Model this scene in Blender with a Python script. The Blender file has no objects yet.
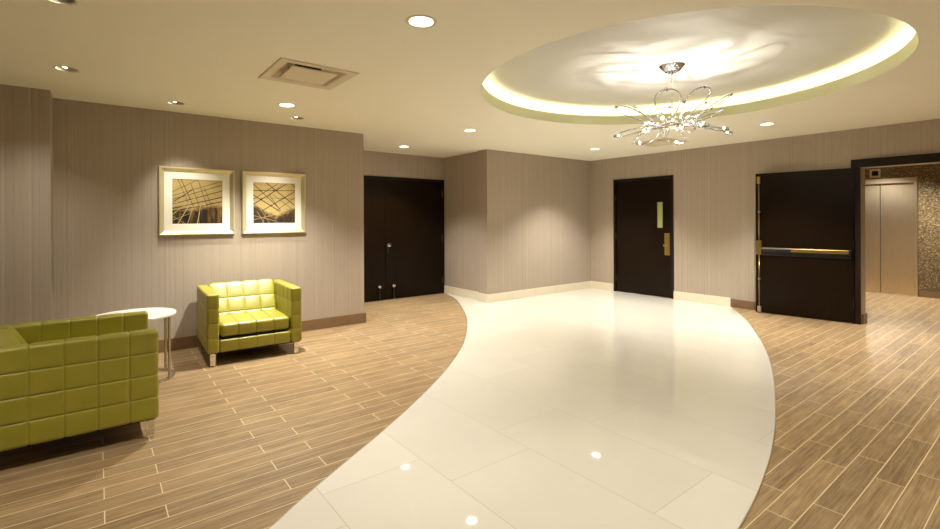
import bpy, bmesh, math, random
from mathutils import Vector, Matrix
random.seed(7)
PI = math.pi
C = bpy.context.scene.collection
SC = bpy.context.scene

# ------------------------------------------------------------------ measures
CEIL = 2.539
XF = 7.79            # far wall face
YL = 5.948           # left wall face
YP = 6.045           # pier face
EYE = 1.38
YAW = math.radians(51.975)
RC = (3.98, 2.264)   # centre of the round ceiling recess
RR = 1.635

# ------------------------------------------------------------------ node helpers
class NT:
    def __init__(self, name):
        self.m = bpy.data.materials.new(name); self.m.use_nodes = True
        self.t = self.m.node_tree; self.n = self.t.nodes; self.l = self.t.links
        self.b = self.n['Principled BSDF']
    def put(self, sock, v):
        if isinstance(v, bpy.types.NodeSocket): self.l.new(v, sock)
        elif v is not None:
            sock.default_value = v
    def math(self, op, a, b=None, c=None):
        k = self.n.new('ShaderNodeMath'); k.operation = op
        self.put(k.inputs[0], a); self.put(k.inputs[1], b)
        if c is not None: self.put(k.inputs[2], c)
        return k.outputs[0]
    def pos(self):
        g = self.n.new('ShaderNodeTexCoord'); s = self.n.new('ShaderNodeSeparateXYZ')
        self.l.new(g.outputs['Object'], s.inputs[0]); return s.outputs
    def comb(self, x, y, z):
        k = self.n.new('ShaderNodeCombineXYZ')
        for i, v in enumerate((x, y, z)): self.put(k.inputs[i], v)
        return k.outputs[0]
    def noise(self, vec, scale=1, detail=3, rough=.5, dist=0):
        k = self.n.new('ShaderNodeTexNoise'); self.put(k.inputs['Vector'], vec)
        k.inputs['Scale'].default_value = scale; k.inputs['Detail'].default_value = detail
        k.inputs['Roughness'].default_value = rough; k.inputs['Distortion'].default_value = dist
        return k.outputs[0]
    def white(self, vec):
        k = self.n.new('ShaderNodeTexWhiteNoise'); k.noise_dimensions = '3D'; self.put(k.inputs['Vector'], vec)
        return k.outputs['Value']
    def mix(self, f, a, b):
        k = self.n.new('ShaderNodeMix'); k.data_type = 'RGBA'
        self.put(k.inputs[0], f)
        for i, v in ((6, a), (7, b)):
            self.put(k.inputs[i], v if isinstance(v, bpy.types.NodeSocket) else (*v, 1))
        return k.outputs[2]
    def ramp(self, f, stops):
        k = self.n.new('ShaderNodeValToRGB'); self.put(k.inputs[0], f)
        e = k.color_ramp.elements
        while len(e) < len(stops): e.new(.5)
        for el, (p, c) in zip(e, stops): el.position = p; el.color = (*c, 1)
        return k.outputs[0]
    def maprange(self, v, a, b, c=0., d=1.):
        k = self.n.new('ShaderNodeMapRange'); self.put(k.inputs[0], v)
        for i, x in zip((1, 2, 3, 4), (a, b, c, d)): k.inputs[i].default_value = x
        return k.outputs[0]
    def bump(self, h, strength=.2, dist=.01):
        k = self.n.new('ShaderNodeBump'); k.inputs['Strength'].default_value = strength
        k.inputs['Distance'].default_value = dist; self.put(k.inputs['Height'], h)
        self.l.new(k.outputs[0], self.b.inputs['Normal'])
    def base(self, v):
        self.put(self.b.inputs['Base Color'], v if isinstance(v, bpy.types.NodeSocket) else (*v, 1))
    def set(self, **kw):
        for k, v in kw.items():
            self.put(self.b.inputs[k.replace('_', ' ')], v)

def simple(name, col, rough=.5, metal=0., spec=.5, var=.06, scale=8., bump=0.):
    t = NT(name); p = t.pos(); v = t.comb(p[0], p[1], p[2])
    n = t.noise(v, scale, 3)
    a = tuple(c * (1 - var) for c in col); b = tuple(min(1, c * (1 + var)) for c in col)
    t.base(t.mix(n, a, b)); t.set(Roughness=rough, Metallic=metal)
    t.b.inputs['Specular IOR Level'].default_value = spec
    if bump: t.bump(t.noise(v, scale * 25, 2), bump, .002)
    return t.m

def emit(name, col, strength):
    t = NT(name); t.base((.8, .8, .8))
    t.b.inputs['Emission Color'].default_value = (*col, 1)
    t.b.inputs['Emission Strength'].default_value = strength
    return t.m

def wood_tile(name, y0, x0):
    t = NT(name); p = t.pos(); x, y = p[0], p[1]
    W, L = .1228, .757
    ry = t.math('DIVIDE', t.math('SUBTRACT', y, y0), W)
    row = t.math('FLOOR', ry); fy = t.math('FRACT', ry)
    odd = t.math('FLOORED_MODULO', row, 2.)
    xs = t.math('DIVIDE', t.math('SUBTRACT', t.math('SUBTRACT', x, x0), t.math('MULTIPLY', odd, .234)), L)
    col = t.math('FLOOR', xs); fx = t.math('FRACT', xs)
    dy = t.math('MULTIPLY', t.math('MINIMUM', fy, t.math('SUBTRACT', 1., fy)), W)
    dx = t.math('MULTIPLY', t.math('MINIMUM', fx, t.math('SUBTRACT', 1., fx)), L)
    g = t.maprange(t.math('MINIMUM', dx, dy), .0014, .0030, 1., 0.)
    rnd = t.white(t.comb(row, col, 3.))
    rnd2 = t.white(t.comb(col, row, 9.))
    off = t.math('MULTIPLY', rnd, 37.)
    gx = t.math('ADD', t.math('MULTIPLY', x, .8), off)
    gv = t.comb(gx, t.math('ADD', t.math('MULTIPLY', y, 34.), off), rnd2)
    grain = t.noise(gv, 2.2, 6, .62, .8)
    fine = t.noise(t.comb(t.math('MULTIPLY', x, 5.), t.math('MULTIPLY', y, 160.), off), 1.5, 3, .6)
    blot = t.noise(t.comb(t.math('MULTIPLY', x, 3.), t.math('MULTIPLY', y, 9.), off), 1.3, 3, .6, 1.2)
    k = t.math('ADD', t.math('MULTIPLY', grain, .55), t.math('ADD', t.math('MULTIPLY', fine, .27), t.math('MULTIPLY', blot, .18)))
    c = t.ramp(k, [(.33, (.135, .082, .038)), (.45, (.265, .172, .084)), (.54, (.36, .246, .126)), (.66, (.51, .37, .205))])
    v = t.math('ADD', .87, t.math('MULTIPLY', rnd2, .25))
    hs = t.n.new('ShaderNodeHueSaturation'); t.put(hs.inputs['Value'], v); t.put(hs.inputs['Color'], c)
    t.base(t.mix(g, hs.outputs[0], (.74, .62, .40)))
    t.set(Roughness=t.math('ADD', .40, t.math('MULTIPLY', grain, .14)))
    t.b.inputs['Specular IOR Level'].default_value = .36
    t.bump(t.math('SUBTRACT', t.math('MULTIPLY', grain, .35), g), .18, .002)
    return t.m

def stone_tile():
    t = NT('polished_stone_tile'); p = t.pos(); x, y = p[0], p[1]
    W, L = .579, 1.115
    rx = t.math('DIVIDE', t.math('SUBTRACT', x, .885), W)
    row = t.math('FLOOR', rx); fx = t.math('FRACT', rx)
    odd = t.math('FLOORED_MODULO', row, 2.)
    ys = t.math('DIVIDE', t.math('ADD', t.math('SUBTRACT', y, 2.345), t.math('MULTIPLY', odd, .30)), L)
    col = t.math('FLOOR', ys); fy = t.math('FRACT', ys)
    dx = t.math('MULTIPLY', t.math('MINIMUM', fx, t.math('SUBTRACT', 1., fx)), W)
    dy = t.math('MULTIPLY', t.math('MINIMUM', fy, t.math('SUBTRACT', 1., fy)), L)
    g = t.maprange(t.math('MINIMUM', dx, dy), .0010, .0024, 1., 0.)
    rnd = t.white(t.comb(row, col, 5.))
    n = t.noise(t.comb(x, y, t.math('MULTIPLY', rnd, 20.)), 3., 5, .6)
    c = t.mix(n, (.725, .695, .615), (.785, .76, .68))
    hs = t.n.new('ShaderNodeHueSaturation'); t.put(hs.inputs['Color'], c)
    t.put(hs.inputs['Value'], t.math('ADD', .965, t.math('MULTIPLY', rnd, .06)))
    t.base(t.mix(g, hs.outputs[0], (.42, .36, .25)))
    t.set(Roughness=t.math('ADD', .035, t.math('MULTIPLY', g, .4)))
    t.b.inputs['Specular IOR Level'].default_value = 1.
    return t.m

def wallpaper():
    t = NT('striped_wallpaper'); p = t.pos()
    s = t.math('ADD', p[0], p[1])
    a = t.noise(t.comb(s, 0., 0.), 42., 2, .6)
    b = t.noise(t.comb(s, 7., 0.), 11., 2, .5)
    f = t.noise(t.comb(s, 3., t.math('MULTIPLY', p[2], .02)), 170., 1, .5)
    k = t.math('ADD', t.math('MULTIPLY', a, .55), t.math('ADD', t.math('MULTIPLY', b, .2), t.math('MULTIPLY', f, .25)))
    c = t.ramp(k, [(.32, (.310, .252, .196)), (.46, (.395, .330, .262)), (.58, (.425, .358, .286)), (.68, (.56, .485, .39))])
    t.base(c); t.set(Roughness=.48)
    t.b.inputs['Specular IOR Level'].default_value = .35
    t.bump(f, .15, .002)
    return t.m

def mosaic():
    t = NT('gold_mosaic'); p = t.pos()
    v = t.n.new('ShaderNodeTexVoronoi'); v.inputs['Scale'].default_value = 58.
    t.put(v.inputs['Vector'], t.comb(p[0], p[1], t.math('MULTIPLY', p[2], 1.1)))
    sep = t.n.new('ShaderNodeSeparateColor'); t.l.new(v.outputs['Color'], sep.inputs[0])
    c = t.ramp(sep.outputs[0], [(.0, (.075, .05, .022)), (.45, (.15, .105, .05)), (.8, (.225, .165, .085)), (1., (.42, .33, .19))])
    t.base(c); t.set(Roughness=.3, Metallic=.25)
    t.bump(sep.outputs[1], .5, .004)
    return t.m

def brushed(name, col, rough):
    t = NT(name); p = t.pos()
    n = t.noise(t.comb(t.math('MULTIPLY', p[0], 400.), t.math('MULTIPLY', p[1], 400.), t.math('MULTIPLY', p[2], 2.)), 1., 2)
    t.base(t.mix(n, tuple(c * .97 for c in col), col)); t.set(Metallic=1., Roughness=t.math('ADD', rough, t.math('MULTIPLY', n, .04)))
    return t.m

def leather():
    t = NT('green_leather'); p = t.pos(); v = t.comb(p[0], p[1], p[2])
    n = t.noise(v, 9., 4); w = t.noise(v, 420., 2)
    t.base(t.mix(n, (.275, .25, .016), (.35, .32, .028)))
    t.set(Roughness=t.math('ADD', .34, t.math('MULTIPLY', n, .14)))
    t.b.inputs['Specular IOR Level'].default_value = .75
    t.bump(w, .10, .001)
    return t.m

def dark_veneer():
    t = NT('dark_veneer'); p = t.pos()
    n = t.noise(t.comb(t.math('MULTIPLY', p[0], 30.), t.math('MULTIPLY', p[1], 30.), t.math('MULTIPLY', p[2], 1.2)), 1.4, 5, .6, .5)
    t.base(t.mix(n, (.0045, .0014, .0004), (.0115, .0048, .0009)))
    t.set(Roughness=.30, IOR=1.28); t.b.inputs['Specular IOR Level'].default_value = .5
    return t.m

def art_base(name, kind):
    t = NT(name); p = t.pos(); x, z = p[0], p[2]
    n = t.noise(t.comb(t.math('MULTIPLY', x, 1.), 0., t.math('MULTIPLY', z, 3.)), 6., 5, .6, .6)
    n2 = t.noise(t.comb(t.math('MULTIPLY', x, 9.), 4., z), 3., 3)
    if kind == 0:
        e = t.math('ADD', z, t.math('ADD', t.math('MULTIPLY', x, -.16), t.math('MULTIPLY', t.math('SUBTRACT', n, .5), .20)))
        f = t.maprange(e, -.11, -.03)
        sky = t.mix(n, (.36, .255, .085), (.60, .46, .20))
        low = t.ramp(n2, [(.35, (.012, .008, .012)), (.5, (.03, .017, .008)), (.62, (.18, .10, .02)), (.75, (.05, .03, .015))])
    else:
        e = t.math('ADD', z, t.math('ADD', t.math('MULTIPLY', t.math('ABSOLUTE', t.math('SUBTRACT', x, .02)), -.55), t.math('MULTIPLY', t.math('SUBTRACT', n, .5), .16)))
        f = t.maprange(e, -.21, -.15)
        sky = t.mix(n, (.38, .265, .085), (.62, .48, .21))
        low = t.ramp(n2, [(.35, (.02, .013, .010)), (.55, (.045, .028, .014)), (.7, (.10, .065, .03))])
    t.base(t.mix(f, low, sky)); t.set(Roughness=.4)
    return t.m

M = {}
M['wall'] = wallpaper()
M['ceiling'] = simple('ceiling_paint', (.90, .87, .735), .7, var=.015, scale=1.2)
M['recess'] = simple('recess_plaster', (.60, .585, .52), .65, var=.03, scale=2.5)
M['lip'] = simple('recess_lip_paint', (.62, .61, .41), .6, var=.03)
M['wood_l'] = wood_tile('wood_look_tile_lounge', 2.4966, .025)
M['wood_r'] = wood_tile('wood_look_tile_entry', 1.0456, .222)
M['tile'] = stone_tile()
M['base_wood'] = simple('brown_base_tile', (.20, .118, .062), .4, var=.2, scale=14)
M['base_stone'] = simple('cream_base_tile', (.76, .69, .54), .3, var=.03)
M['grout'] = simple('grout_line', (.50, .42, .29), .7)
M['edge'] = simple('edge_strip', (.42, .36, .24), .35, .6)
M['leather'] = leather()
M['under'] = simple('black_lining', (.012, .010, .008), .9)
M['chrome'] = simple('chrome', (.80, .78, .74), .12, 1., var=.02)
M['petal_chrome'] = simple('petal_chrome', (.52, .52, .53), .14, 1., var=.1, scale=40)
M['chrome_dark'] = simple('mottled_chrome', (.55, .56, .60), .16, 1., var=.45, scale=60)
M['steel'] = brushed('brushed_table_steel', (.62, .58, .50), .22)
M['white_top'] = simple('white_laminate', (.86, .84, .78), .25, var=.01)
M['door'] = dark_veneer()
M['door_frame'] = simple('dark_frame_paint', (.010, .0045, .002), .5, spec=.25)
M['brass'] = simple('satin_brass', (.45, .325, .115), .28, 1., var=.12, scale=30)
M['hinge'] = simple('dull_bronze', (.20, .14, .07), .4, 1., var=.1)
M['black'] = simple('black_plastic', (.008, .008, .009), .35)
M['grey_metal'] = simple('satin_grey_metal', (.50, .48, .44), .3, 1., var=.05)
M['elevator'] = brushed('elevator_steel', (.74, .63, .45), .26)
M['mosaic'] = mosaic()
M['frame'] = simple('champagne_frame', (.70, .63, .40), .36, .55, var=.03)
M['mat'] = simple('cream_mat_board', (.86, .82, .70), .8, var=.01)
M['line_dark'] = simple('dark_ink', (.03, .018, .010), .6)
M['line_light'] = simple('pale_ink', (.55, .43, .20), .6)
M['art0'] = art_base('print_of_girders', 0)
M['art1'] = art_base('print_of_lattice', 1)
M['trim'] = simple('lamp_trim_paint', (.74, .68, .52), .5, var=.01)
M['cup'] = simple('lamp_reflector', (.52, .46, .36), .3, .5, var=.02)
M['lens'] = emit('lamp_lens', (1., .93, .78), 6.)
M['halogen'] = emit('halogen_capsule', (1., .95, .84), 25.)
M['cove'] = emit('cove_light', (1., .93, .50), 5.5)
M['vent'] = simple('vent_paint', (.72, .64, .48), .5, var=.01)
M['dark_hole'] = simple('duct_dark', (.01, .009, .007), .9)
M['screen'] = simple('dark_screen', (.006, .006, .007), .2)
M['vision'] = NT('door_glass'); _t = M['vision']
_p = _t.pos(); _e = _t.math('ADD', _t.math('MULTIPLY', _p[1], 2.4), _p[2])
_t.base(_t.mix(_t.noise(_t.comb(_p[0], _p[1], _p[2]), 5., 2), (.36, .40, .16), (.46, .49, .22)))
_t.set(Roughness=.12); M['vision'] = _t.m

# ------------------------------------------------------------------ mesh helpers
def box(bm, x0, x1, y0, y1, z0, z1, mi=0, bev=0.):
    vs = [bm.verts.new((x, y, z)) for z in (z0, z1) for y in (y0, y1) for x in (x0, x1)]
    fs = [bm.faces.new([vs[i] for i in q]) for q in ((0, 2, 3, 1), (4, 5, 7, 6), (0, 1, 5, 4), (2, 6, 7, 3), (0, 4, 6, 2), (1, 3, 7, 5))]
    for f in fs: f.material_index = mi
    if bev:
        es = list({e for f in fs for e in f.edges})
        r = bmesh.ops.bevel(bm, geom=es, offset=bev, segments=2, profile=.5, affect='EDGES')
        for f in r['faces']: f.material_index = mi
    return vs

def lathe(bm, prof, seg=32, c=(0, 0, 0), mi=0, closed=False):
    rings = []
    for r, z in prof:
        if r < 1e-6: rings.append([bm.verts.new((c[0], c[1], c[2] + z))])
        else: rings.append([bm.verts.new((c[0] + r * math.cos(2 * PI * i / seg), c[1] + r * math.sin(2 * PI * i / seg), c[2] + z)) for i in range(seg)])
    pairs = list(zip(rings[:-1], rings[1:]))
    if closed: pairs.append((rings[-1], rings[0]))
    for a, b in pairs:
        for i in range(seg):
            j = (i + 1) % seg
            if len(a) == 1 and len(b) == 1: continue
            if len(a) == 1: f = bm.faces.new((a[0], b[i], b[j]))
            elif len(b) == 1: f = bm.faces.new((a[j], a[i], b[0]))
            else: f = bm.faces.new((a[j], a[i], b[i], b[j]))
            f.material_index = mi

def tube(bm, pts, r, seg=8, closed=False, mi=0):
    pts = [Vector(p) for p in pts]; n = len(pts); rings = []
    up = Vector((0, 0, 1))
    for i, p in enumerate(pts):
        a = pts[(i - 1) % n] if (closed or i > 0) else p
        b = pts[(i + 1) % n] if (closed or i < n - 1) else p
        d = (b - a).normalized()
        u = d.cross(up)
        if u.length < .05: u = d.cross(Vector((1, 0, 0)))
        u.normalize(); w = u.cross(d).normalized()
        rr = r[i] if isinstance(r, (list, tuple)) else r
        rings.append([bm.verts.new(p + rr * (math.cos(2 * PI * k / seg) * u + math.sin(2 * PI * k / seg) * w)) for k in range(seg)])
    m = n if closed else n - 1
    for i in range(m):
        a, b = rings[i], rings[(i + 1) % n]
        for k in range(seg):
            f = bm.faces.new((a[k], a[(k + 1) % seg], b[(k + 1) % seg], b[k])); f.material_index = mi
    if not closed:
        for q in (rings[0][::-1], rings[-1]):
            f = bm.faces.new(q); f.material_index = mi

def prism(bm, poly, z0, z1, mi=0):
    a = [bm.verts.new((x, y, z0)) for x, y in poly]; b = [bm.verts.new((x, y, z1)) for x, y in poly]
    n = len(poly)
    fs = [bm.faces.new(b), bm.faces.new(a[::-1])]
    for i in range(n): fs.append(bm.faces.new((a[i], a[(i + 1) % n], b[(i + 1) % n], b[i])))
    for f in fs: f.material_index = mi

def quilt(bm, lo, hi, r, seams, depth=.0055, puff=.002):
    """rounded box lo..hi whose seams (x list, y list, z list) are stitched in"""
    lo, hi = Vector(lo), Vector(hi)
    samp = []
    for a in range(3):
        s = {round(lo[a], 5), round(hi[a], 5)}
        for k in range(1, 5):
            s.add(round(lo[a] + r * (k / 4), 5)); s.add(round(hi[a] - r * (k / 4), 5))
        n = max(1, int((hi[a] - lo[a]) / .022))
        for i in range(1, n): s.add(round(lo[a] + (hi[a] - lo[a]) * i / n, 5))
        for q in seams[a]:
            for d in (0, .0025, -.0025, .006, -.006, .013, -.013):
                if lo[a] < q + d < hi[a]: s.add(round(q + d, 5))
        s = sorted(s); out = [s[0]]
        for v in s[1:]:
            if v - out[-1] > .0012: out.append(v)
        out[-1] = round(hi[a], 5)
        samp.append(out)
    ilo = lo + Vector((r, r, r)); ihi = hi - Vector((r, r, r))
    cache = {}
    def vert(i, j, k):
        key = (i, j, k)
        if key in cache: return cache[key]
        p = Vector((samp[0][i], samp[1][j], samp[2][k]))
        q = Vector([min(max(p[a], ilo[a]), ihi[a]) for a in range(3)])
        n = (p - q)
        n = n.normalized() if n.length > 1e-7 else Vector((0, 0, 1))
        d = 0.; pf = 1.
        for a in range(3):
            t = 1 - abs(n[a]) ** 2
            if t < .02: continue
            edges = sorted([lo[a], hi[a]] + list(seams[a]))
            for sm in seams[a]:
                x = abs(p[a] - sm)
                d = max(d, t * (math.exp(-(x / .0042) ** 2) * .8 + math.exp(-(x / .010) ** 2) * .2))
            for e0, e1 in zip(edges[:-1], edges[1:]):
                if e0 - 1e-6 <= p[a] <= e1 + 1e-6:
                    u = (p[a] - e0) / (e1 - e0); pf *= (1 - t) + t * max(0., 4 * u * (1 - u)) ** .5
                    break
        cache[key] = bm.verts.new(q + n * (r - depth * d + puff * pf - puff * .5))
        return cache[key]
    nx, ny, nz = (len(s) - 1 for s in samp)
    for i in range(nx):
        for j in range(ny):
            bm.faces.new((vert(i, j, 0), vert(i, j + 1, 0), vert(i + 1, j + 1, 0), vert(i + 1, j, 0)))
            bm.faces.new((vert(i, j, nz), vert(i + 1, j, nz), vert(i + 1, j + 1, nz), vert(i, j + 1, nz)))
    for i in range(nx):
        for k in range(nz):
            bm.faces.new((vert(i, 0, k), vert(i + 1, 0, k), vert(i + 1, 0, k + 1), vert(i, 0, k + 1)))
            bm.faces.new((vert(i, ny, k), vert(i, ny, k + 1), vert(i + 1, ny, k + 1), vert(i + 1, ny, k)))
    for j in range(ny):
        for k in range(nz):
            bm.faces.new((vert(0, j, k), vert(0, j, k + 1), vert(0, j + 1, k + 1), vert(0, j + 1, k)))
            bm.faces.new((vert(nx, j, k), vert(nx, j + 1, k), vert(nx, j + 1, k + 1), vert(nx, j, k + 1)))

def obj(name, bm, mats, parent=None, smooth=False, loc=None):
    me = bpy.data.meshes.new(name)
    bm.normal_update(); bm.to_mesh(me); bm.free()
    for m in (mats if isinstance(mats, (list, tuple)) else [mats]): me.materials.append(m)
    if smooth: me.polygons.foreach_set('use_smooth', [True] * len(me.polygons))
    o = bpy.data.objects.new(name, me); C.objects.link(o)
    if smooth == 'auto':
        try: me.set_sharp_from_angle(angle=math.radians(35))
        except Exception: pass
    if parent: o.parent = parent
    if loc: o.location = loc
    return o
def B(): return bmesh.new()
def tag(o, label, cat=None, group=None, kind=None):
    o['label'] = label
    if cat: o['category'] = cat
    if group: o['group'] = group
    if kind: o['kind'] = kind
    return o
def thing(name, label, cat, loc=(0, 0, 0), rotz=0., group=None, kind=None):
    o = bpy.data.objects.new(name, None); C.objects.link(o); o.location = loc; o.rotation_euler = (0, 0, rotz)
    o.empty_display_size = .1
    return tag(o, label, cat, group, kind)
def dup(root, loc, rotz, label):
    r = root.copy(); C.objects.link(r); r.location = loc; r.rotation_euler = (0, 0, rotz); r['label'] = label
    for ch in list(root.children):
        c = ch.copy(); C.objects.link(c); c.parent = r
        for g in list(ch.children):
            d = g.copy(); C.objects.link(d); d.parent = c
    return r
def struct(name, bm, mats, label, cat, smooth=False):
    return tag(obj(name, bm, mats, None, smooth), label, cat, kind='structure')

# ------------------------------------------------------------------ floor
def spline(pts, n=10):
    P = [pts[0]] + list(pts) + [pts[-1]]; out = []
    for i in range(1, len(P) - 2):
        p0, p1, p2, p3 = (Vector(P[i + k]) for k in (-1, 0, 1, 2))
        for s in range(n):
            t = s / n
            out.append(tuple(.5 * ((2 * p1) + (p2 - p0) * t + (2 * p0 - 5 * p1 + 4 * p2 - p3) * t * t + (3 * p1 - p0 - 3 * p2 + p3) * t ** 3)))
    out.append(tuple(P[-2])); return out
curveL = [(5.148, 7.34), (4.894, 6.691), (4.532, 6.02), (4.10, 5.33), (3.69, 4.79), (3.254, 4.28), (2.808, 3.842), (2.366, 3.467), (1.966, 3.158),
          (1.486, 2.822), (1.066, 2.552), (.782, 2.366), (.602, 2.238), (.2, 2.0), (-.8, 1.55), (-3.6, .9)]
curveR = [(7.79, 3.362), (6.993, 2.835), (6.24, 2.407), (5.592, 2.07), (4.988, 1.795), (4.415, 1.565), (3.949, 1.392), (3.563, 1.257), (3.162, 1.135),
          (2.836, 1.052), (2.544, .989), (2.243, .938), (1.6, .84), (.6, .66), (-.8, .2), (-3.6, -1.0)]
cl, cr = spline(curveL), spline(curveR)
TZ = .003
bm = B()
loop = cl + cr[::-1] + [(7.79, YP), (5.09, YP), (5.09, 6.281), (5.148, 6.281)]
prism(bm, loop, 0., TZ)
struct('floor_walkway', bm, M['tile'], 'curving walkway of polished cream stone tiles', 'floor')
split = [(-4.2, .3), (-.8, .9), (.6, 1.3), (2.2, 2.0), (3.6, 3.0), (5.3, 4.6), (6.9, 5.6), (7.79, 6.0)]
bm = B()
f = bm.faces.new([bm.verts.new((x, y, 0)) for x, y in split + [(7.79, 7.6), (-4.2, 7.6)]])
struct('floor_lounge', bm, M['wood_l'], 'brown wood-look plank floor under the green armchairs', 'floor')
bm = B()
bm.faces.new([bm.verts.new((x, y, 0)) for x, y in [(-4.2, -3.2), (11.5, -3.2), (11.5, 5.2), (7.79, 5.2), (7.79, 6.0)] + split[::-1][1:]])
struct('floor_entry', bm, M['wood_r'], 'brown wood-look plank floor leading to the elevator', 'floor')
for nm, cv, lab in (('trim_1', cl, 'slim edge strip between lounge planks and cream tiles'), ('trim_2', cr, 'slim edge strip between entry planks and cream tiles')):
    bm = B()
    V = [Vector(p) for p in cv[1:]] if nm == 'trim_1' else [Vector(p) for p in cv]
    rows = []
    for i, p in enumerate(V):
        d = (V[min(i + 1, len(V) - 1)] - V[max(i - 1, 0)]).normalized(); n = Vector((-d.y, d.x)) * .003
        rows.append([bm.verts.new((*(p + n * s), z)) for s, z in ((-1, 0), (-1, TZ + .0012), (1, TZ + .0012), (1, 0))])
    for a, b in zip(rows[:-1], rows[1:]):
        for k in range(3): bm.faces.new((a[k], a[k + 1], b[k + 1], b[k]))
    struct(nm, bm, M['edge'], lab, 'floor trim')

# ------------------------------------------------------------------ walls
Z1 = CEIL
def wallbox(name, label, *bs, mat='wall'):
    bm = B()
    for b in bs: box(bm, *b)
    return struct(name, bm, M[mat], label, 'wall')
wallbox('wall_left', 'striped taupe wall behind the two framed pictures', (-.32, 2.715, YL, 6.1, 0, Z1), (2.715, 2.835, YL, 7.371, 0, Z1))
wallbox('wall_left_pier', 'striped wall projection at far left behind the armchair', (-4.0, -.32, 5.614, 6.1, 0, Z1))
wallbox('wall_alcove', 'taupe wall strip above the dark double doors', (2.715, 5.148, 7.371, 7.52, 2.125, Z1), (2.715, 2.835, 7.371, 7.52, 0, 2.125), (5.14, 5.148, 7.371, 7.52, 0, 2.125))
bm = B()
prism(bm, [(5.09, YP), (XF, YP), (XF, 7.52), (5.148, 7.52), (5.148, 6.281), (5.09, 6.281)], 0, Z1)
struct('wall_pier', bm, M['wall'], 'projecting taupe wall block right of the double doors', 'wall')
D0, D1, DH = 4.297, 5.492, 2.125      # single door
O0, O1, OH = -.55, 1.752, 2.03        # corridor opening
wallbox('wall_far', 'far taupe wall with the single door and elevator opening',
        (XF, 8.0, D1, 7.52, 0, Z1), (XF, 8.0, D0, D1, DH, Z1), (XF, 8.0, O1, D0, 0, Z1), (XF, 8.0, O0, O1, OH, Z1), (XF, 8.0, -3.2, O0, 0, Z1))
wallbox('wall_back', 'wall behind the viewpoint', (-4.2, -4.0, -3.2, 6.1, 0, Z1))
wallbox('wall_right', 'wall at the right of the viewpoint', (-4.0, XF, -3.35, -3.2, 0, Z1))
wallbox('wall_elevator', 'gold mosaic wall around the elevator doors', (11.3, 11.5, 2.83, 5.2, 0, Z1), (11.3, 11.5, 1.752, 2.83, 2.09, Z1), (11.3, 11.5, -3.2, 1.752, 0, Z1), mat='mosaic')
wallbox('wall_hall_left', 'hidden end wall at the left of the elevator hall', (8.0, 11.5, 5.2, 5.35, 0, Z1))
wallbox('wall_hall_right', 'hidden end wall at the right of the elevator hall', (8.0, 11.5, -3.35, -3.2, 0, Z1))

# baseboards
def baseboard(name, label, mat, *bs):
    bm = B()
    for b in bs: box(bm, *b, bev=.002)
    return struct(name, bm, M[mat], label, 'baseboard')
BH = .132
baseboard('baseboard_left', 'brown baseboard along the wall under the pictures', 'base_wood', (-.30, 2.845, YL - .02, YL, 0, BH), (2.835, 2.853, YL - .02, 7.33, 0, BH))
baseboard('baseboard_left_pier', 'brown baseboard on the far left wall projection', 'base_wood', (-4., -.30, 5.594, 5.614, 0, BH))
H2 = .14
bm = B()
box(bm, 5.126, 5.148, 6.281, 7.35, TZ, H2, bev=.002)
box(bm, 5.068, 5.09, YP + .0005, 6.281, TZ, H2)
for i in range(5):
    a = 5.068 + i * .56; b = min(a + .557, XF - .022)
    box(bm, a, b, YP - .022, YP, TZ, H2, bev=.002)
struct('baseboard_pier', bm, M['base_stone'], 'cream tile baseboard around the projecting wall block', 'baseboard')
bm = B()
box(bm, XF - .022, XF, D1 + .005, YP, TZ, H2, bev=.002)
box(bm, XF - .022, XF, 3.80, D0 - .005, TZ, H2, bev=.002)
box(bm, XF - .022, XF, 3.362, 3.797, TZ, H2, bev=.002)
struct('baseboard_far', bm, M['base_stone'], 'cream tile baseboard beside the single dark door', 'baseboard')
baseboard('baseboard_entry', 'brown baseboard behind the open dark door', 'base_wood', (XF - .02, XF, 1.86, 3.36, 0, .125), (XF + .02, 8.0, O1 - .018, O1, 0, .125))
baseboard('baseboard_elevator', 'brown baseboard under the gold mosaic wall', 'base_wood', (11.28, 11.3, -3.2, 1.735, 0, .105), (11.28, 11.3, 2.85, 5.2, 0, .105))

# ------------------------------------------------------------------ ceiling
DOWN = [((1.498, 2.371), 'round recessed downlight nearest the viewpoint, top centre of the photo'),
        ((1.512, 4.916), 'round recessed downlight above the lone armchair, just below the square ceiling vent'),
        ((3.83, 4.888), 'round recessed downlight between the alcove and the ceiling recess, left of the chandelier'),
        ((3.837, 6.596), 'round recessed downlight just in front of the dark double doors'),
        ((6.513, 4.956), 'round recessed downlight near the wall corner left of the single door'),
        ((6.502, 2.374), 'round recessed downlight right of the chandelier, towards the open door')]
WASH = [((-.174, 4.754), 'recessed wall-washer spot at far left, lens aimed at the wall projection'),
        ((.619, 5.486), 'recessed wall-washer spot above the left framed picture'),
        ((1.794, 5.474), 'recessed wall-washer spot above the right framed picture'),
        ((-.152, 3.27), 'recessed wall-washer spot cut by the top edge at upper left')]
VENTS = [((1.336, 3.80), 'square ceiling vent with a dark gap, above the lounge floor'),
         ((6.75, 3.93), 'square ceiling vent partly hidden behind the chandelier')]
HOLE = .073
bm = B()
def ring_edges(pts):
    vs = [bm.verts.new((x, y, CEIL)) for x, y in pts]
    for i in range(len(vs)): bm.edges.new((vs[i], vs[(i + 1) % len(vs)]))
def circ(c, r, n): return [(c[0] + r * math.cos(2 * PI * i / n), c[1] + r * math.sin(2 * PI * i / n)) for i in range(n)]
ring_edges([(-4.2, -3.35), (8.0, -3.35), (8.0, 7.6), (-4.2, 7.6)])
ring_edges(circ(RC, RR, 96))
OFFF = [(1.498, -.15), (3.83, -.15), (6.51, -.15), (-1.2, 2.37)]
for c, _ in DOWN + WASH: ring_edges(circ(c, HOLE, 24))
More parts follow.
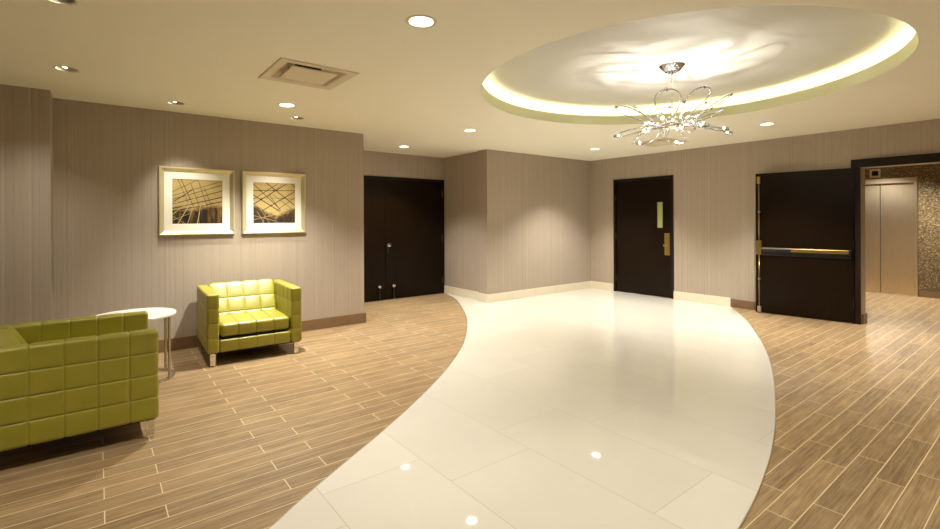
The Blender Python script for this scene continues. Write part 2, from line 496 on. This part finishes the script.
for c in OFFF: ring_edges(circ(c, HOLE, 24))
for (x, y), _ in VENTS: ring_edges([(x - .29, y - .29), (x + .29, y - .29), (x + .29, y + .29), (x - .29, y + .29)])
bmesh.ops.triangle_fill(bm, use_beauty=True, use_dissolve=False, edges=bm.edges[:], normal=(0, 0, -1))
struct('ceiling', bm, M['ceiling'], 'flat cream painted ceiling', 'ceiling')
bm = B(); box(bm, 8.0, 11.5, -3.35, 5.35, Z1, Z1 + .05)
struct('ceiling_hall', bm, M['ceiling'], 'cream ceiling of the elevator hall', 'ceiling')
bm = B()
ZR = 2.745; RO = 1.90
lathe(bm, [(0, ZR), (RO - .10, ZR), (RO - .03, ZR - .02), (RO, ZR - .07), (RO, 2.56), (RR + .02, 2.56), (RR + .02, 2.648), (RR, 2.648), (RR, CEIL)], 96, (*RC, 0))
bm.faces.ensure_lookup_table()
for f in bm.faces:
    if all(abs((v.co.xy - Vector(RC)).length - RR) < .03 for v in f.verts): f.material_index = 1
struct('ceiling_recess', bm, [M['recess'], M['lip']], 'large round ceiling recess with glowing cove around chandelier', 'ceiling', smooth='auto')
bm = B()
lathe(bm, [(1.72, 2.562), (1.72, 2.575), (1.80, 2.575), (1.80, 2.562)], 96, (*RC, 0), closed=True)
tag(obj('cove_light_strip', bm, M['cove']), 'warm light strip hidden behind the lip of the round ceiling recess', 'light strip')

# ------------------------------------------------------------------ ceiling fixtures
WARM = (1., .945, .85)
def spot(name, loc, power, angle, blend, target=None, col=WARM, rad=.04, parent=None):
    l = bpy.data.lights.new(name, 'SPOT'); l.energy = power; l.color = col; l.spot_size = math.radians(angle); l.spot_blend = blend; l.shadow_soft_size = rad
    o = bpy.data.objects.new(name, l); C.objects.link(o)
    d = (Vector(target) - Vector(loc)) if target else Vector((0, 0, -1))
    q = d.to_track_quat('-Z', 'Y')
    if parent: o.parent = parent; o.location = Vector(loc) - parent.location
    else: o.location = loc
    o.rotation_euler = q.to_euler()
    return o
def make_downlight(c, label, grp):
    t = thing('downlight', label, 'ceiling light', (*c, CEIL), 0, grp)
    bm = B(); lathe(bm, [(.070, .004), (.071, -.004), (.090, -.003), (.092, 0.), (.088, .003)], 40, closed=True); obj('trim_ring', bm, M['trim'], t, 'auto')
    bm = B(); lathe(bm, [(.0715, .002), (.066, .05), (.066, .075), (0, .075)], 40); obj('reflector', bm, M['cup'], t, 'auto')
    bm = B(); lathe(bm, [(0, .012), (.064, .012), (.0675, .016), (.0665, .024), (0, .024)], 40); obj('lens', bm, M['lens'], t, 'auto')
    return t
def make_washer(c, label, rotz):
    t = thing('wall_washer', label, 'ceiling light', (*c, CEIL), rotz, 'wall-washer spots along the lounge wall')
    bm = B(); lathe(bm, [(.068, .004), (.069, -.003), (.078, -.003), (.080, 0.), (.076, .003)], 40, closed=True); obj('trim_ring', bm, M['trim'], t, 'auto')
    bm = B(); lathe(bm, [(.0695, .002), (.0695, .09), (0, .09)], 40); obj('housing', bm, M['cup'], t, 'auto')
    # tilted lamp filling one half of the opening
    bm = B(); lathe(bm, [(.030, 0), (.037, .0), (.040, .01), (.030, .045), (0, .05)], 28)
    bm.transform(Matrix.Translation((-.026, 0, .018)) @ Matrix.Rotation(math.radians(28), 4, 'Y')); obj('lamp_head', bm, M['chrome'], t, 'auto')
    bm = B(); lathe(bm, [(0, .002), (.031, .002), (.031, .008), (0, .008)], 28)
    bm.transform(Matrix.Translation((-.026, 0, .018)) @ Matrix.Rotation(math.radians(28), 4, 'Y')); obj('lens', bm, M['lens'], t, 'auto')
    return t
DP = 62.
for c, lab in DOWN:
    t = make_downlight(c, lab, 'recessed downlights')
    spot('downlight_beam', (*c, CEIL + .005), 1.08 * DP * {0: .85, 1: 2.0, 2: 1.2, 3: 1.4, 4: 2.0, 5: 2.2}[[d[0] for d in DOWN].index(c)], 106, .68, parent=t)
for c in OFFF:
    t = make_downlight(c, 'round recessed downlight outside the photo, behind or right of the viewpoint', 'recessed downlights out of frame')
    spot('downlight_beam', (*c, CEIL + .005), 1.08 * DP * (.35 if c[0] < 2 and c[1] < 0 else .8), 106, .68, parent=t)
for i, (c, lab) in enumerate(WASH):
    tgt = [(-.5, 5.614, .6), (.86, YL, .45), (1.40, 5.80, .45), (-1.0, 5.0, .3)][i]
    t = make_washer(c, lab, 0.)
    s = spot('washer_beam', (c[0] - .0, c[1], CEIL - .002), [15, 29, 35, 14][i], [80, 66, 64, 80][i], 1.0, (tgt[0], tgt[1], tgt[2]), parent=None)
for y, p in ((2.3, 82.), (.6, 62.)):
    t = make_downlight((10.4, y), 'recessed downlight of the elevator hall hidden above the opening', 'hall downlights')
    t.location.z = CEIL - .078
    spot('hall_beam', (10.4, y, CEIL - .09), p, 140, .5)

for (x, y), lab in VENTS:
    t = thing('ceiling_vent', lab, 'ceiling vent', (x, y, CEIL), 0, 'square ceiling vents')
    bm = B()
    def sq(r, z): return [bm.verts.new((sx * r, sy * r, z)) for sx, sy in ((-1, -1), (1, -1), (1, 1), (-1, 1))]
    prof = [sq(.285, .003), sq(.300, .001), sq(.300, -.007), (sq(.292, -.010)), sq(.236, -.006), sq(.226, .0), sq(.205, .05), sq(.150, .062)]
    for a, b in zip(prof[:-1], prof[1:]):
        for i in range(4):
            bm.faces.new((a[i], a[(i + 1) % 4], b[(i + 1) % 4], b[i]))
    bm.faces.new(prof[-1])
    obj('flange', bm, M['vent'], t)
    bm = B(); box(bm, -.178, .178, -.178, .178, -.010, .000, bev=.003); obj('face_plate', bm, M['vent'], t)
    bm = B(); lathe(bm, [(0, .058), (.105, .058), (.105, .066), (0, .066)], 32)
    obj('duct_opening', bm, M['dark_hole'], t)
    for sx in (-1, 1):
        bm = B(); box(bm, sx * .15 - .006, sx * .15 + .006, -.006, .006, 0, .060); obj('hanger', bm, M['vent'], t)

# ------------------------------------------------------------------ chandelier
CX, CY = 4.035, 2.235
HUBZ = 2.215
ch = thing('chandelier', 'chrome chandelier of looped wire petals hanging in the round recess', 'chandelier', (CX, CY, HUBZ))
zc = ZR - HUBZ
bm = B(); lathe(bm, [(0, zc), (.108, zc), (.110, zc - .010), (.106, zc - .016), (.066, zc - .056), (.058, zc - .060), (0, zc - .061)], 40)
cn = obj('canopy', bm, M['chrome_dark'], ch, 'auto')
bm = B()
for k in range(6):
    a = k * PI / 3 + .4
    lathe(bm, [(0, zc - .060), (.007, zc - .061), (.012, zc - .067), (.008, zc - .074), (0, zc - .076)], 10, (.030 * math.cos(a), .030 * math.sin(a), 0))
obj('canopy_bead', bm, M['chrome_dark'], cn, True)
bm = B(); tube(bm, [(0, 0, .03), (0, 0, zc - .06)], .0035, 10); obj('suspension_rod', bm, M['chrome'], ch, True)
for k in range(3):
    a = k * 2 * PI / 3 + .5
    bm = B(); tube(bm, [(.10 * math.cos(a), .10 * math.sin(a), .012), (.035 * math.cos(a), .035 * math.sin(a), zc - .06)], .0009, 6); obj('cable', bm, M['chrome'], ch, True)
bm = B()
lathe(bm, [(0, .035), (.020, .033), (.034, .018), (.060, .012), (.064, 0), (.055, -.016), (.030, -.026), (.012, -.040), (0, -.042)], 36)
obj('hub', bm, M['chrome'], ch, 'auto')
bm = B(); tube(bm, [(.150 * math.cos(2 * PI * i / 48), .150 * math.sin(2 * PI * i / 48), 0) for i in range(48)], .006, 8, True)
for k in range(6):
    a = k * PI / 3
    tube(bm, [(.05 * math.cos(a), .05 * math.sin(a), 0), (.150 * math.cos(a), .150 * math.sin(a), 0)], .004, 6)
obj('hub_ring', bm, M['chrome'], ch, True)
def petal_mesh(L, W):
    bm = B(); pts = []
    for i in range(56):
        t = 2 * PI * (i + .5) / 56
        s = abs(math.sin(t / 2))
        pts.append((L * (1 - math.cos(t)) / 2, W * math.sin(t) * (.22 + .90 * s * s), .018 * math.sin(t) * s))
    tube(bm, pts, .0054, 8, True)
    return bm
shade = YAW - PI / 2
petals = [(182, 22, .42, .09), (241, 34, .38, .125), (282, 36, .38, .130), (325, 30, .40, .12), (6, 20, .38, .09), (70, 40, .38, .12), (122, 40, .38, .12),
          (178, -14, .40, .09), (236, -17, .34, .115), (281, -17, .32, .115), (320, -16, .34, .115), (354, -12, .39, .09), (62, -18, .34, .11), (112, -18, .34, .11)]
hold = None
for az, el, L, W in petals:
    pt = obj('petal_loop', petal_mesh(L, W), M['petal_chrome'], ch, True)
    a = math.radians(az) + shade
    pt.location = (.115 * math.cos(a), .115 * math.sin(a), 0)
    pt.rotation_euler = (0, -math.radians(el), a)
    bm = B(); tube(bm, [(-.022, 0, 0), (-.010, 0, 0), (.008, 0, 0), (.012, 0, 0)], [.008, .015, .015, .011], 12)
    h = obj('lamp_holder', bm, M['chrome_dark'], pt, True, (L, 0, 0))
    s = -1 if el > 0 else 1
    bm = B(); lathe(bm, [(0, -.009), (.006, -.007), (.009, 0), (.006, .007), (0, .009)], 12)
    if el > 0: bm.free()
    else: obj('halogen_bulb', bm, M['halogen'], pt, True, (L - .028, 0, 0) if el < 0 else (L + .015, 0, .004))
    pt2 = B(); lathe(pt2, [(0, .004), (.011, .003), (.016, 0), (.011, -.003), (0, -.004)], 14)
    obj('crystal_disc', pt2, M['chrome_dark'], pt, True, (L * .55, W * .95, .012))
for k in range(12):
    a = k * PI / 6 + .2; bm = B()
    pts = [(.055 * (1 - math.cos(t)) , .045 * math.sin(t), .022 * math.sin(2 * t)) for t in [2 * PI * i / 24 for i in range(24)]]
    tube(bm, pts, .0055, 8, True)
    cu = obj('inner_curl', bm, M['chrome'], ch, True, (.145 * math.cos(a), .145 * math.sin(a), 0))
    cu.rotation_euler = (.5 * (-1) ** k, -.18 * (-1) ** k, a)
    bm = B(); lathe(bm, [(0, -.010), (.008, -.006), (.010, 0), (.008, .006), (0, .010)], 12)
    obj('crystal_bead', bm, M['halogen'] if k % 3 == 0 else M['chrome_dark'], cu, True, (.11, 0, 0))
for k in range(4):
    a = k * PI / 2 + .6
    l = bpy.data.lights.new('chandelier_glow', 'POINT'); l.energy = 1.6; l.color = (1., .96, .88); l.shadow_soft_size = .004
    o = bpy.data.objects.new('chandelier_glow', l); C.objects.link(o); o.location = (CX + .122 * math.cos(a), CY + .122 * math.sin(a), HUBZ + .004)
for k in range(3):
    a = k * 2 * PI / 3 + .35
    p = (CX + .20 * math.cos(a), CY + .20 * math.sin(a), HUBZ - .045)
    spot('chandelier_uplight', p, 7.4, 140, 1., (p[0], p[1], 3.), (1., .98, .93), .005)

# ------------------------------------------------------------------ doors
def hinge(parent, mat, x, y, z):
    bm = B(); lathe(bm, [(0, -.055), (.007, -.055), (.007, .055), (0, .055)], 10)
    return obj('hinge', bm, M[mat], parent, 'auto', (x, y, z))
# door_1: dark double doors in the alcove (wall face y = 7.371)
d1 = thing('door_1', 'dark brown double doors in the alcove with round chrome holders', 'door', (4.0, 7.371, 0), kind='structure')
Y1 = -.012
bm = B()
for b in ((-1.165, -1.13, -.02, .10, 0, 2.122), (1.10, 1.136, -.02, .10, 0, 2.122), (-1.13, 1.10, -.02, .10, 2.082, 2.122)): box(bm, *b, bev=.002)
obj('door_frame', bm, M['door_frame'], d1)
for x0, x1 in ((-1.128, -.099), (-.092, 1.098)):
    bm = B(); box(bm, x0, x1, Y1, .045, .006, 2.079, bev=.002); leaf = obj('door_leaf', bm, M['door'], d1)
    if x0 > -1: right_leaf = leaf
    else: left_leaf = leaf
for z in (.25, 1.03, 1.85): hinge(right_leaf, 'hinge', 1.094, Y1 - .006, z)
bm = B()   # round knob over a dark keyed plate
bm2 = B(); lathe(bm2, [(0, .0), (.026, .0), (.026, .008), (.012, .010), (.012, .030), (.030, .040), (.036, .052), (.027, .066), (0, .070)], 24)
bm2.transform(Matrix.Rotation(PI / 2, 4, 'X')); obj('door_knob', bm2, M['chrome'], right_leaf, 'auto', (-.046, Y1, .945))
box(bm, -.018, .018, -.010, 0, -.14, -.02, bev=.003)
obj('lock_plate', bm, M['black'], right_leaf, False, (-.046, Y1, .945))
for lf, x in ((left_leaf, -.215), (right_leaf, .055)):
    bm = B(); lathe(bm, [(0, 0), (.036, 0), (.036, .014), (.027, .034), (0, .038)], 24); bm.transform(Matrix.Rotation(PI / 2, 4, 'X'))
    hd = obj('door_holder', bm, M['chrome'], lf, 'auto', (x, Y1, .240))
    bm = B(); box(bm, -.016, .016, -.024, -.006, -.19, -.01, bev=.004); lathe(bm, [(0, -.226), (.018, -.226), (.020, -.20), (.014, -.185), (0, -.185)], 16, (0, -.018, 0))
    obj('holder_arm', bm, M['black'], hd, 'auto')

# door_2: single dark door in the far wall
d2 = thing('door_2', 'closed single dark door with narrow glass pane and brass handle', 'door', (XF, 4.895, 0), kind='structure')
bm = B(); hw = (D1 - D0) / 2
for b in ((-.022, .10, -hw, -hw + .042, TZ, DH), (-.022, .10, hw - .042, hw, TZ, DH), (-.022, .10, -hw + .042, hw - .042, DH - .045, DH)): box(bm, *b, bev=.002)
obj('door_frame', bm, M['door_frame'], d2)
ya, yb = -hw + .045, hw - .045
wy0, wy1, wz0, wz1 = 4.495 - 4.895, 4.612 - 4.895, 1.216, 1.674
bm = B()
for b in ((ya, wy0, .010, DH - .048), (wy1, yb, .010, DH - .048), (wy0, wy1, .010, wz0), (wy0, wy1, wz1, DH - .048)): box(bm, .004, .05, *b)
lf2 = obj('door_leaf', bm, M['door'], d2)
bm = B(); box(bm, .016, .022, wy0, wy1, wz0, wz1); obj('vision_pane', bm, M['vision'], lf2)
bm = B()
for b in ((wy0 - .008, wy0 + .004, wz0 - .008, wz1 + .008), (wy1 - .004, wy1 + .008, wz0 - .008, wz1 + .008), (wy0, wy1, wz0 - .008, wz0 + .004), (wy0, wy1, wz1 - .004, wz1 + .008)): box(bm, .0, .016, *b)
obj('pane_bead', bm, M['door'], lf2)
bm = B(); box(bm, -.008, .004, 4.365 - 4.895, 4.462 - 4.895, .745, 1.125, bev=.003); hp = obj('handle_plate', bm, M['brass'], lf2)
bm = B(); lathe(bm, [(0, 0), (.022, 0), (.022, .010), (.011, .014), (.011, .045), (.020, .052), (.020, .060), (0, .062)], 20); bm.transform(Matrix.Rotation(-PI / 2, 4, 'Y'))
tube(bm, [(-.050, 0, 0), (-.052, -.03, 0), (-.050, -.075, -.002)], [.009, .009, .007], 10)
obj('lever_handle', bm, M['brass'], hp, 'auto', (-.008, 4.435 - 4.895, .915))
bm = B(); lathe(bm, [(0, 0), (.016, 0), (.016, .012), (0, .014)], 18); bm.transform(Matrix.Rotation(-PI / 2, 4, 'Y')); obj('lock_cylinder', bm, M['brass'], hp, 'auto', (-.008, 4.415 - 4.895, 1.06))
for z in (.25, 1.05, 1.78): hinge(lf2, 'hinge', -.004, hw - .042, z)

# door_3: open exit door standing against the far wall, frame of the opening
d3f = thing('trim_3', 'dark frame around the opening to the elevator hall', 'door frame', (XF, O1, 0), kind='structure')
bm = B(); box(bm, -.020, .0, .0, .090, 0, OH + .10, bev=.002); obj('jamb_casing', bm, M['door_frame'], d3f)
bm = B(); box(bm, -.045, .0, O0 - O1 - .09, .092, OH - .0, OH + .105, bev=.002); obj('head_casing', bm, M['door_frame'], d3f)
bm = B(); box(bm, -.020, .0, O0 - O1 - .09, O0 - O1, 0, OH, bev=.002); obj('jamb_casing', bm, M['door_frame'], d3f)
P0 = Vector((7.755, 1.815)); P1 = Vector((7.612, 2.935)); dd = (P1 - P0); LW = dd.length
ang = math.atan2(dd.y, dd.x)          # local x runs from hinge to free edge, local +y faces the wall? (checked below)
d3 = thing('door_3', 'open dark exit door with brass push bar, standing against the wall', 'door', (P0.x, P0.y, 0), ang, kind='structure')
# local +y = left of direction hinge->free = towards -X (the room)
bm = B(); box(bm, 0, LW, -.045, 0, .010, 2.030, bev=.002); lf3 = obj('door_leaf', bm, M['door'], d3)
# s measured from the free edge
def S(s): return LW - s
bm = B(); box(bm, S(.083), S(.014), 0, .045, .855, 1.055, bev=.006); dc = obj('latch_case', bm, M['brass'], lf3)
bm = B(); box(bm, S(1.108), S(.083), 0, .022, .845, .925, bev=.003); obj('bar_mount', bm, M['black'], lf3)
bm = B(); box(bm, S(1.085), S(.445), .015, .062, .905, .955, bev=.008); obj('push_bar', bm, M['brass'], lf3)
bm = B(); box(bm, S(.445), S(.083), .015, .052, .900, .955, bev=.005); obj('bar_housing', bm, M['black'], lf3)
bm = B(); box(bm, S(.445), S(.083), .030, .0535, .938, .957, bev=.002); obj('housing_strip', bm, M['grey_metal'], lf3)
bm = B(); box(bm, S(1.108), S(1.080), 0, .058, .892, .960, bev=.006); obj('bar_end_cap', bm, M['black'], lf3)
bm = B(); box(bm, S(.068), S(.026), 0, .040, 1.885, 1.985, bev=.005); obj('top_latch', bm, M['brass'], lf3)
bm = B(); box(bm, S(.075), S(.026), 0, .040, .018, .105, bev=.005); obj('bottom_latch', bm, M['grey_metal'], lf3)
bm = B(); tube(bm, [(S(.047), .018, 1.055), (S(.047), .018, 1.885)], .0075, 10); obj('vertical_rod', bm, M['brass'], lf3, True)
bm = B(); tube(bm, [(S(.047), .018, .105), (S(.047), .018, .855)], .0075, 10); obj('vertical_rod', bm, M['brass'], lf3, True)
for z in (1.475, .50):
    bm = B(); box(bm, S(.060), S(.034), 0, .030, z - .014, z + .014, bev=.003); obj('rod_guide', bm, M['grey_metal'], lf3)
for z in (.25, 1.02, 1.80):
    hinge(lf3, 'black', .004, .004, z)

# door_4: elevator
d4 = thing('door_4', 'brushed steel elevator doors seen through the opening', 'elevator', (11.3, 2.267, 0), kind='structure')
bm = B()
for s in (-1, 1):
    a, b = sorted((s * .46, s * .515)); box(bm, -.018, .12, a, b, 0, 2.09, bev=.003)
box(bm, -.018, .12, -.46, .46, 2.0, 2.09, bev=.003)
obj('elevator_frame', bm, M['elevator'], d4)
for a, b in ((-.46, -.004), (.004, .46)):
    bm = B(); box(bm, .045, .075, a, b, .006, 2.0, bev=.002); obj('door_panel', bm, M['elevator'], d4)
bm = B(); box(bm, .02, .12, -.46, .46, 0, .005); obj('sill', bm, M['grey_metal'], d4)
t = thing('floor_indicator', 'small steel floor indicator with dark screen above the elevator doors', 'sign', (11.3, 2.33, 2.195))
bm = B(); box(bm, -.018, 0, -.078, .078, -.078, .078, bev=.003); obj('indicator_plate', bm, M['elevator'], t)
bm = B(); box(bm, -.021, -.016, -.050, .042, -.045, .045, bev=.002); obj('screen', bm, M['screen'], t)

# ------------------------------------------------------------------ armchairs
W, D, ZB, ZT, AT = .874, .83, .124, .684, .107
hw, hd = W / 2, D / 2
rows = [ZB + (ZT - ZB) * k / 4 for k in (1, 2, 3)]
ysm = [-hd + .153 * k for k in (1, 2, 3, 4, 5)]
def armchair(label, loc, rz):
    t = thing('armchair', label, 'armchair', loc, rz, 'square green leather armchairs')
    iw = hw - AT
    for s in (-1, 1):
        a, b = sorted((s * iw, s * hw))
        bm = B(); quilt(bm, (a, -hd, ZB), (b, hd, ZT), .020, ([], ysm, rows)); obj('armrest', bm, M['leather'], t, True)
    xs = [-iw + 2 * iw * k / 4 for k in (1, 2, 3)]
    bm = B(); quilt(bm, (-iw + .002, hd - .27, ZB), (iw - .002, hd, ZT + .016), .030, (xs, [], rows), puff=.008)
    for v in bm.verts:      # inner face leans back a little
        v.co.y += .19 * max(0, (v.co.z - .36)) / .33 * min(1., max(0., (hd - .02 - v.co.y) / .25))
    obj('backrest', bm, M['leather'], t, True)
    bm = B(); quilt(bm, (-iw + .002, -hd + .012, ZB), (iw - .002, hd - .29, .240), .014, (xs, [], [])); obj('seat_rail', bm, M['leather'], t, True)
    bm = B(); quilt(bm, (-iw + .008, -hd + .022, .262), (iw - .008, hd - .275, .392), .030, (xs, [], []), puff=.007); obj('seat_cushion', bm, M['leather'], t, True)
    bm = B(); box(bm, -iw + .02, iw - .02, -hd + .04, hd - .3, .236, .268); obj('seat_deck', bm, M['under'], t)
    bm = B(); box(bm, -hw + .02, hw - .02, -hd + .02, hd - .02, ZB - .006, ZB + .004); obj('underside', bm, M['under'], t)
    for sx in (-1, 1):
        for sy in (-1, 1):
            x, y = sx * (hw - .054), (-(hd - .045) if sy < 0 else hd - .026)
            bm = B(); box(bm, x - .023, x + .023, y - .023, y + .023, 0, ZB, bev=.002)
            obj('leg', bm, M['chrome'], t)
    return t
a1 = armchair('green leather armchair against the wall under the pictures, facing the viewpoint', (1.262, 5.425, 0), math.radians(-2.6))
a2 = dup(a1, (-.107, 4.047, 0), PI / 2, 'green leather armchair at the left edge, seen from its side, cut by the frame')

# ------------------------------------------------------------------ side table
tb = thing('side_table', 'round white-topped side table on steel posts, between the armchairs', 'table', (.258, 5.065, 0))
R = .308; TH = .570
bm = B(); lathe(bm, [(0, TH), (R - .004, TH), (R, TH - .004), (R, TH - .020), (R - .006, TH - .024), (0, TH - .024)], 72); obj('tabletop', bm, M['white_top'], tb, 'auto')
bm = B(); Q = .298; lathe(bm, [(Q - .038, 0), (Q, 0), (Q, .010), (Q - .003, .012), (Q - .035, .012), (Q - .038, .010)], 72, closed=True); obj('base_ring', bm, M['steel'], tb, 'auto')
for a in (-30.5, 30.5, 149.5, 210.5):
    a = math.radians(a); x, y = (Q - .020) * math.cos(a), (Q - .020) * math.sin(a)
    bm = B(); tube(bm, [(x, y, .010), (x, y, TH - .023)], .0115, 14); obj('post', bm, M['steel'], tb, 'auto')

# ------------------------------------------------------------------ pictures
def lines(bm, segs, mi, y):
    for x0, z0, x1, z1, w in segs:
        d = Vector((x1 - x0, z1 - z0)).normalized(); n = Vector((-d.y, d.x)) * w / 2
        pts = [(x0 + n.x, z0 + n.y), (x1 + n.x, z1 + n.y), (x1 - n.x, z1 - n.y), (x0 - n.x, z0 - n.y)]
        lim = .2385
        # clip against the print's square
        for ax, sg in ((0, 1), (0, -1), (1, 1), (1, -1)):
            out = []
            for i in range(len(pts)):
                p, q = pts[i], pts[(i + 1) % len(pts)]
                dp, dq = lim - sg * p[ax], lim - sg * q[ax]
                if dp >= 0: out.append(p)
                if dp * dq < 0:
                    k = dp / (dp - dq); out.append((p[0] + (q[0] - p[0]) * k, p[1] + (q[1] - p[1]) * k))
            pts = out
            if len(pts) < 3: break
        if len(pts) >= 3:
            f = bm.faces.new([bm.verts.new((px, y, pz)) for px, pz in pts]); f.material_index = mi
def picture(label, cx, cz, art, mi):
    t = thing('framed_picture', label, 'picture', (cx, YL, cz), 0, 'framed pictures on the lounge wall')
    h = .3625; bm = B()
    def sq(r, y): return [bm.verts.new((sx * r, y, sz * r)) for sx, sz in ((-1, -1), (1, -1), (1, 1), (-1, 1))]
    pr = [sq(h, -.001), sq(h, -.036), sq(h - .004, -.040), sq(h - .014, -.040), sq(h - .046, -.020), sq(h - .048, -.014), sq(h - .048, -.001)]
    for a, b in zip(pr[:-1], pr[1:]):
        for i in range(4): bm.faces.new((a[i], a[(i + 1) % 4], b[(i + 1) % 4], b[i]))
    obj('frame', bm, M['frame'], t)
    bm = B(); o_, i_ = sq(h - .048, -.016), sq(.241, -.016); j_ = sq(.2395, -.0125)
    for a, b in ((o_, i_), (i_, j_)):
        for i in range(4): bm.faces.new((a[i], a[(i + 1) % 4], b[(i + 1) % 4], b[i]))
    obj('mat', bm, M['mat'], t)
    bm = B(); box(bm, -.2395, .2395, -.0120, -.002, -.2395, .2395)
    if mi == 0:
        dk = [(-.24, .02, .24, .19, .004), (-.24, -.03, .24, .125, .005), (-.24, -.075, .24, .055, .006), (-.24, -.105, .24, .005, .007), (-.16, .24, -.04, -.06, .004), (-.19, .24, -.09, -.02, .003),
              (-.24, .10, .0, .24, .003), (-.07, .20, .03, -.1, .003), (.0, .24, .09, -.05, .003), (-.24, -.01, -.05, .13, .005), (-.24, .06, .24, .235, .003), (.06, .15, .13, -.04, .003)]
        lt = [(-.24, -.14, -.02, .05, .006), (-.19, -.24, -.08, -.03, .008), (-.24, -.09, .08, -.03, .006), (-.005, -.24, .025, -.03, .008), (-.10, -.24, -.05, -.06, .005), (-.24, -.05, -.10, .07, .005), (-.24, -.155, -.12, -.24, .004), (-.24, -.2, -.06, -.12, .004)]
    else:
        dk = [(-.24, .22, .05, -.06, .005), (-.10, .24, .24, -.03, .006), (-.24, .04, .05, .24, .005), (-.24, -.02, .15, .24, .006), (-.24, .14, .24, .155, .005), (-.15, -.10, .24, .145, .006), (-.24, .09, .06, -.10, .006),
              (-.06, .09, .07, -.09, .004), (-.05, .06, .24, .05, .003), (.10, .24, -.10, .05, .003), (.20, .24, .24, .19, .004), (.02, -.09, .24, .07, .004), (-.02, .10, .2, -.07, .003), (-.24, -.01, -.14, -.10, .004)]
        lt = [(-.24, -.20, .04, -.13, .004), (-.20, -.10, -.12, -.24, .004), (-.16, -.08, -.06, -.24, .003), (-.24, -.15, .03, -.22, .004), (-.10, -.12, -.14, -.24, .003)]
        for px, pz in ((-.155, .14), (-.015, .15), (-.15, .045), (.09, .055), (-.035, -.03)):
            vs = [bm.verts.new((px + .010 * math.cos(k * PI / 4), -.01275, pz + .010 * math.sin(k * PI / 4))) for k in range(8)]
            bm.faces.new(vs).material_index = 1
    lines(bm, [(a, b, c, d, e * 1.5) for a, b, c, d, e in dk], 1, -.0124); lines(bm, lt, 2, -.0126)
    obj('art_print', bm, [art, M['line_dark'], M['line_light']], t)
picture('left framed picture, golden print of crossing girders over dark ground', .8725, 1.5855, M['art0'], 0)
picture('right framed picture, golden print of a diagonal lattice with dark joints', 1.6775, 1.586, M['art1'], 1)

# ------------------------------------------------------------------ camera, world, view
cam = bpy.data.cameras.new('camera'); co = bpy.data.objects.new('camera', cam); C.objects.link(co)
cam.sensor_width = 36.; cam.lens = 477.41 / 940 * 36.; cam.shift_y = -(264.5 - 219.42) / 940
cam.clip_start = .05
mw = Matrix.Rotation(YAW - PI / 2, 4, 'Z') @ Matrix.Rotation(PI / 2, 4, 'X') @ Matrix.Rotation(-.00417, 4, 'Z')
mw.translation = (0, 0, EYE); co.matrix_world = mw
SC.camera = co
w = bpy.data.worlds.new('world'); SC.world = w; w.use_nodes = True
w.node_tree.nodes['Background'].inputs[0].default_value = (.02, .018, .015, 1)
SC.view_settings.view_transform = 'Standard'; SC.view_settings.look = 'None'
SC.view_settings.gamma = 1.; SC.view_settings.use_curve_mapping = False
SC.view_settings.exposure = 1.7
SC.cycles.use_denoising = True
SC.cycles.sample_clamp_indirect = 8.
SC.cycles.diffuse_bounces = 6; SC.cycles.max_bounces = 10
